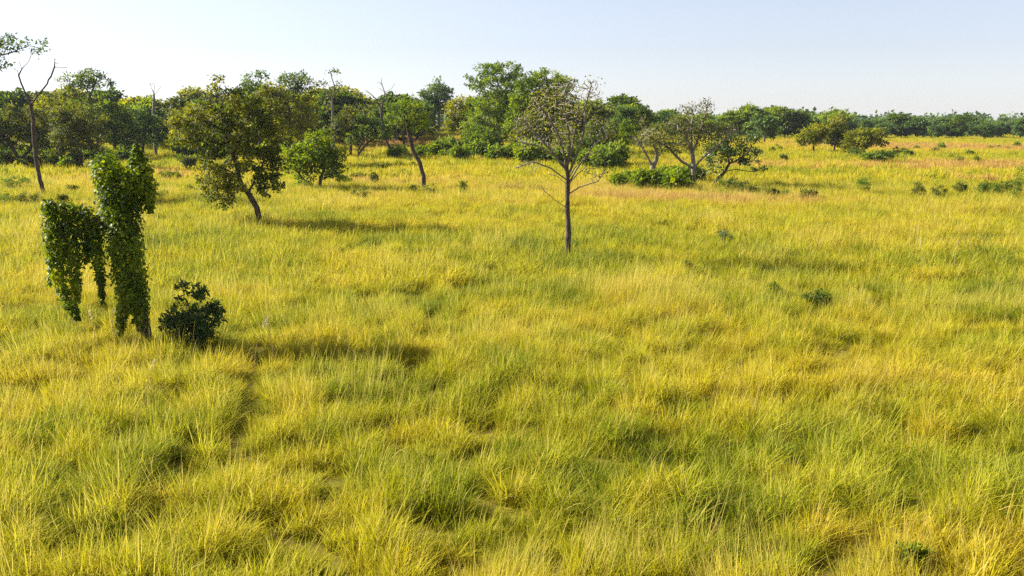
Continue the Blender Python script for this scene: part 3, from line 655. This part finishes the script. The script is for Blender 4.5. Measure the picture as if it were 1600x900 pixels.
wood('small flat-topped green tree in the open right of the yellow dome tree', (1379, 257), [(1360, 242, 14, 4), (1385, 241, 13, 4), (1372, 245, 14, 4)], 'green', 58, .14, name='small_tree', lines=[[(1379, 257), (1378, 250), (1370, 245)], [(1378, 250), (1388, 242), (1396, 238)]])

# ------------------------------------------------------------------ understorey bushes and saplings
small = [('bushy shrub, dark, left of two dark shrubs in the right-hand field', 1436, 317, .95, 1.5, 'olive'), ('low rounded dark shrub beside another on the right-hand field', 1466, 315, 1.0, 1.25, 'olive'),
         ('single upright round shrub in the right-hand field', 1503, 309, .95, 1.4, 'olive'), ('upright dark shrub at the left end of the hedge-like row near the right edge', 1537, 310, .9, 1.4, 'dark'),
         ('rounded green shrub second in the row near the right edge', 1556, 309, 1.1, 1.2, 'green'), ('wide green shrub in the middle of the row near the right edge', 1572, 308, 1.2, 1.3, 'olive'),
         ('tall dark sapling shrub in the row touching the right edge', 1589, 312, .8, 2.0, 'dark'), ('tangled tall shrub cut by the right edge of the frame', 1601, 308, 1.4, 3.0, 'green'),
         ('small upright dark shrub alone in the right middle grass', 1133, 391, .5, 1.15, 'gloss'), ('knee-high grey-green herb right of the lone half-bare tree', 1076, 433, .55, .8, 'olive'),
         ('ragged dark herb with dry stems in the right foreground grass', 1274, 488, .7, .95, 'dark'), ('thin pale green herb left of the ragged dark herb', 1209, 474, .3, .8, 'bright'),
         ('dark small bush in golden grass right of the curving trunk', 722, 309, .55, 1.35, 'dark'), ('low grey-green bush at the foot of the curving thin trunk', 668, 310, 1.2, .95, 'olive'),
         ('low grey bush left of the curving thin trunk foot', 648, 305, .6, .8, 'olive'), ('low green bush in the grass right of the small bright green tree', 563, 316, 1.1, 1.1, 'olive'),
         ('upright pale bush beyond the trail, left of the curving trunk', 585, 290, .7, 1.3, 'olive'), ('faint thin green shrub in the far right field', 1348, 305, 1.0, 1.6, 'green'),
         ('low dark scrub below the leaning dark tree', 1140, 304, 1.6, 1.5, 'dark'), ('brownish low scrub right of the leaning dark tree', 1165, 306, 1.5, 1.1, 'olive'),
         ('dark scrub at the end of the shady strip right of the leaning tree', 1196, 309, 1.1, .8, 'dark'), ('green low shrub under the left leafy olive edge tree', 20, 300, 1.6, 1.7, 'green'),
         ('dark shrub at the left edge behind the vine-covered tree', -5, 325, 1.8, 1.6, 'dark'), ('scrubby green shrub left of the bare forked tree foot', 45, 320, 1.4, 1.2, 'olive'),
         ('broadleaf green herb at the bottom right edge of the frame', 1420, 897, .28, .1, 'bright'), ('dark low shrub under the far yellow dome tree', 1335, 247, 3.0, 1.6, 'dark'),
         ('small green shrub right of the flat-topped small tree', 1405, 246, 1.8, 1.5, 'olive'), ('small dry bush on the rise below the grey-green round tree', 690, 232, 1.2, 2.0, 'olive')]
for k, (lb, px, py, w_, h_, mt) in enumerate(small): bush('shrub', lb, 'shrub', px, py, w_ * 1.2, h_ + (.5 if px > 1400 or py < 320 else .1), mt, 100 + k, clump=(46, .12 * (h_ + .5), 22))
# bright undergrowth: one bush of each kind, then copies
def copy_thing(src_o, loc, rz, s, label, group):
    r = src_o.copy(); col.objects.link(r); r.location = loc; r.rotation_euler = (0, 0, rz); r.scale = s
    r['label'] = label; r['group'] = group
    for ch in src_o.children:
        c = ch.copy(); col.objects.link(c); c.parent = r
    return r
proto = {}
def undergrowth(label, group, spots, mats, hm):
    for k, (px, py) in enumerate(spots):
        mt = mats[k % len(mats)]; b = at(px, py); s = random.uniform(.75, 1.3) * hm
        if mt not in proto:
            tr, cr = bush_meshes(300 + len(proto), 1.1, 1.5, mt, .3, per=8, n_attr=90); tr.name, cr.name = 'stems', 'foliage'
            o = thing('undergrowth_bush', label, 'bush', b, group, random.uniform(0, 6), (s, s, s * random.uniform(.8, 1.1)))
            link('stems', tr, o); link('foliage', cr, o); proto[mt] = o
        else: copy_thing(proto[mt], b, random.uniform(0, 6), (s, s, s * random.uniform(.8, 1.1)), label, group)
g = np.random.default_rng(77)
undergrowth('bright green bush in the thicket at the foot of the pale spreading tree', 'bushes under the pale spreading tree',
            [(x, 284 + 20 * g.random() + (x - 1030) ** 2 * -.0005) for x in np.linspace(966, 1088, 22)], ('bright', 'bright', 'green'), 1.35)
undergrowth('light green bush in the strip below the tallest green tree', 'bushes along the foot of the tall trees',
            [(x, 244 + 14 * g.random() + max(0, (x - 800)) * .08) for x in np.linspace(690, 962, 34)], ('bright', 'green', 'bright'), 2.1)
undergrowth('green bush beside the game trail behind the curving trunk', 'bushes along the game trail',
            [(x, 240 + 12 * g.random()) for x in np.linspace(612, 692, 12)], ('green', 'bright', 'green'), 1.2)
undergrowth('low dark bush at the edge of the left wood behind the grass', 'bushes along the left wood edge',
            [(x, 250 + 18 * g.random()) for x in list(np.linspace(-60, 205, 34)) + list(np.linspace(285, 320, 4))], ('green', 'dark', 'olive'), 1.5)
undergrowth('low scrub bush dotting the far golden grass at right', 'scrub in the far right field',
            [(1420, 247), (1432, 236), (1459, 240), (1470, 236), (1487, 250), (1499, 257), (1515, 246), (1527, 256), (1546, 236), (1560, 233), (1575, 236), (1590, 232), (1218, 236), (1206, 240), (1225, 252), (1215, 232), (1182, 240)], ('dark', 'green'), 1.0)

undergrowth('leafy bush between the trunks of the left wood', 'bushes among the left wood trunks',
            [(x, 243 + 9 * g.random()) for x in list(np.linspace(-60, 198, 24)) + list(np.linspace(290, 480, 16))], ('dark', 'green', 'olive'), 1.9)
undergrowth('scrubby low bush in the grass left of the vine-covered tree', 'scrub in front of the left wood',
            [(int(x), int(y)) for x, y in zip(g.uniform(-30, 300, 22), g.uniform(268, 318, 22)) if not 130 < x < 250], ('green', 'dark', 'olive'), .75)
undergrowth('low scrub bush between the small bright green tree and the curving trunk', 'scrub along the shady trail',
            [(int(x), int(258 + (645 - x) * .22 + 14 * q)) for x, q in zip(np.linspace(535, 645, 18), g.uniform(-.5, 1, 18))], ('olive', 'dark', 'green'), .65)
undergrowth('dark scrub at the edge of the shadow right of the leaning dark tree', 'scrub right of the leaning tree',
            [(1122, 300), (1150, 302), (1176, 306), (1205, 311), (1228, 313), (1262, 316)], ('dark', 'olive'), .7)

# ------------------------------------------------------------------ background trees: a few kinds, copied one by one
kinds = []
for k, (mt, flat) in enumerate([('blue', .8), ('dark', .9), ('blue', .65), ('olive', .8), ('green', .8), ('dark', .7), ('yellow', .8), ('bright', .75)]):
    g = np.random.default_rng(200 + k)
    lb = []
    for q in range(7):
        a = q * 2.4; r_ = 2.4 * math.sqrt(q / 7)
        lb.append((r_ * math.cos(a), r_ * math.sin(a), 6.2 + g.uniform(-1.6, 2.2) * flat, g.uniform(1.4, 2.3), g.uniform(1.4, 2.3), g.uniform(.9, 1.5) * flat))
    for q in range(3): lb.append((g.uniform(-2.5, 2.5), g.uniform(-2.5, 2.5), g.uniform(2.6, 4), 1.6, 1.6, 1.2))
    kinds.append(tree_meshes(200 + k, [[np.array([0, 0, -.3]), np.array([.1, 0, 1.5]), np.array([g.uniform(-.4, .4), 0, 3.2]), np.array([0, 0, 5.])], [np.array([.1, 0, 1.8]), np.array([1.2, .5, 4.])]],
                             lb, .2, .035, 230, step=.65, leaf_mat_=mt, per=16, clump=(150, 1.05, 26), leaf_size=.75, spread=.6, keep=.92, fill=1.0, cap=900, scale_noise=2.2))
first = {}
def bgtree(k, loc, rz, s, label, group):
    if k not in first:
        o = thing('background_tree', label, 'tree', loc, group, rz, s)
        link('trunk', kinds[k][0], o); link('crown', kinds[k][1], o); first[k] = o
    else: copy_thing(first[k], loc, rz, s, label, group)
def belt(label, group, n, px0, px1, d0, d1, h0, h1, ks, seed):
    g = np.random.default_rng(seed)
    for i in range(n):
        px = px0 + (px1 - px0) * (i + g.uniform(-.4, 1.4)) / n; d = g.uniform(d0, d1)
        x = (px - 800) / FPX * d; z = float(height(x, d)); h = g.uniform(h0, h1)
        s = h / 9.0
        bgtree(int(ks[g.integers(len(ks))]), (x, d, z), g.uniform(0, 6.28), (s * g.uniform(.95, 1.35), s * g.uniform(.95, 1.35), s), label, group)
belt('blue-green tree in the dense wood behind the left-hand trees', 'trees of the left wood', 72, -120, 560, 215, 345, 7.5, 13.8, (0, 1, 2, 5, 3, 6, 4, 3), 1)
belt('dark tree in the wood behind the dead black-limbed tree', 'trees of the wood behind the trail', 20, 520, 670, 250, 330, 8.5, 12, (0, 1, 3, 5), 2)
belt('dark tree in the wood behind the tallest green tree', 'trees behind the tall trees', 20, 760, 980, 235, 320, 8, 13, (1, 4, 5, 3, 7), 3)
belt('olive tree in the low treeline behind the pale spreading tree', 'treeline behind the spreading tree', 22, 930, 1190, 270, 400, 6.5, 10, (0, 2, 3, 4, 7), 4)
belt('large dark tree in the nearer clump left of the right-hand yellow trio', 'clump left of the yellow trio', 13, 1165, 1300, 330, 400, 9.5, 11.8, (1, 4, 5, 0), 5)
belt('dark green tree in the unbroken distant treeline at right', 'trees of the distant right treeline', 125, 1130, 1720, 400, 640, 6.8, 10.6, (0, 1, 2, 5, 0), 6)
# far wood beyond: one mass of crowns nobody could count
g = np.random.default_rng(9); an = []
for _ in range(900):
    d = g.uniform(650, 2200); x = g.uniform(-.62, .62) * d; h = g.uniform(9, 13) + d * .0012
    c = np.array([x, d, float(height(x, d)) + h * .55])
    an.append(c + g.normal(0, 1, (14, 3)) * np.array([4.5, 4.5, h * .22]))
V, F, t = leaves(np.concatenate(an), 5, 1.6, 3.2, 91, np.array([0, 1000, -200.]), 0, .9, .8, 12)
link('far_wood', quads('far_wood', V, F, M['blue'], tone=t), kind='stuff', label='far hazy wood along the horizon beyond the treeline', category='wood')

# ------------------------------------------------------------------ pale seed plumes standing above the grass
def plume(px, py, h, lean, label):
    b = at(px, py); g = np.random.default_rng(px)
    o = thing('grass_plume', label, 'grass stalk', b, 'pale seed plumes')
    k = 12; t = np.linspace(0, 1, k)
    P = np.stack([lean * t ** 2.2, .1 * t ** 2, h * t - .25 * abs(lean) * t ** 3], 1)
    V, F = tubes(P, np.arange(-1, k - 1), np.linspace(.011, .005, k)); link('stalk', quads('stalk', V, F, M['plume'], tone=np.full(len(F), .3)), o)
    an = P[t > .74]; an = np.concatenate([an + (np.roll(an, 1, 0) - an) * q for q in (0, .33, .66)][:1] + [an[:-1] * (1 - q) + an[1:] * q for q in (.25, .5, .75)])
    V, F, tt = leaves(an, 7, .012, .055, px, an.mean(0), -.3, .2, .22); link('seed_head', quads('seed_head', V, F, M['plume'], tone=tt), o)
for a in ((228, 640, 1.5, .30, 'pale feathery seed plume bending right in the left foreground'), (398, 580, 1.9, .5, 'tall bent seed plume in the shade right of the dark bush'),
          (428, 572, 1.7, -.25, 'straight pale seed plume beside the shaded grass'), (152, 560, 1.7, -.2, 'thin seed plume left of the vine-covered trunk foot'),
          (176, 552, 1.6, .1, 'thin upright seed plume close to the vine-covered trunk foot'), (1440, 425, 1.8, -.15, 'white seed plume standing in the right-hand field'),
          (1490, 425, 1.7, .15, 'white seed plume right of another in the right-hand field'), (1432, 402, 1.9, -.05, 'upright white seed plume highest in the right-hand field'),
          (940, 312, 2.2, .1, 'pale upright seed plumes right of the lone half-bare tree')):
    plume(*a)

# ------------------------------------------------------------------ dry-season air
hx, hy0, hy1, hz0, hz1 = 3000, -500, 4000, -2.5, 32
V = [(x, y, z) for z in (hz0, hz1) for x, y in ((-hx, hy0), (hx, hy0), (hx, hy1), (-hx, hy1))]
F = [(3, 2, 1, 0), (4, 5, 6, 7), (0, 1, 5, 4), (1, 2, 6, 5), (2, 3, 7, 6), (3, 0, 4, 7)]
m, nt, N, L = nmat('haze_air')
out = N.new('ShaderNodeOutputMaterial'); pv = N.new('ShaderNodeVolumePrincipled')
pv.inputs['Color'].default_value = (.80, .88, 1, 1); pv.inputs['Density'].default_value = HAZE; pv.inputs['Anisotropy'].default_value = .2
L.new(pv.outputs[0], out.inputs['Volume'])
link('haze', quads('haze', V, F, m), kind='stuff', label='thin pale haze in the air over the plain', category='haze')

# ------------------------------------------------------------------ render settings
cy = sc.cycles
cy.max_bounces = 6; cy.diffuse_bounces = 3; cy.glossy_bounces = 2; cy.transmission_bounces = 4; cy.transparent_max_bounces = 4
cy.caustics_reflective = False; cy.caustics_refractive = False
cy.use_denoising = False; cy.denoiser = 'OPENIMAGEDENOISE'; cy.denoising_input_passes = 'RGB_ALBEDO_NORMAL'; cy.denoising_prefilter = 'NONE'
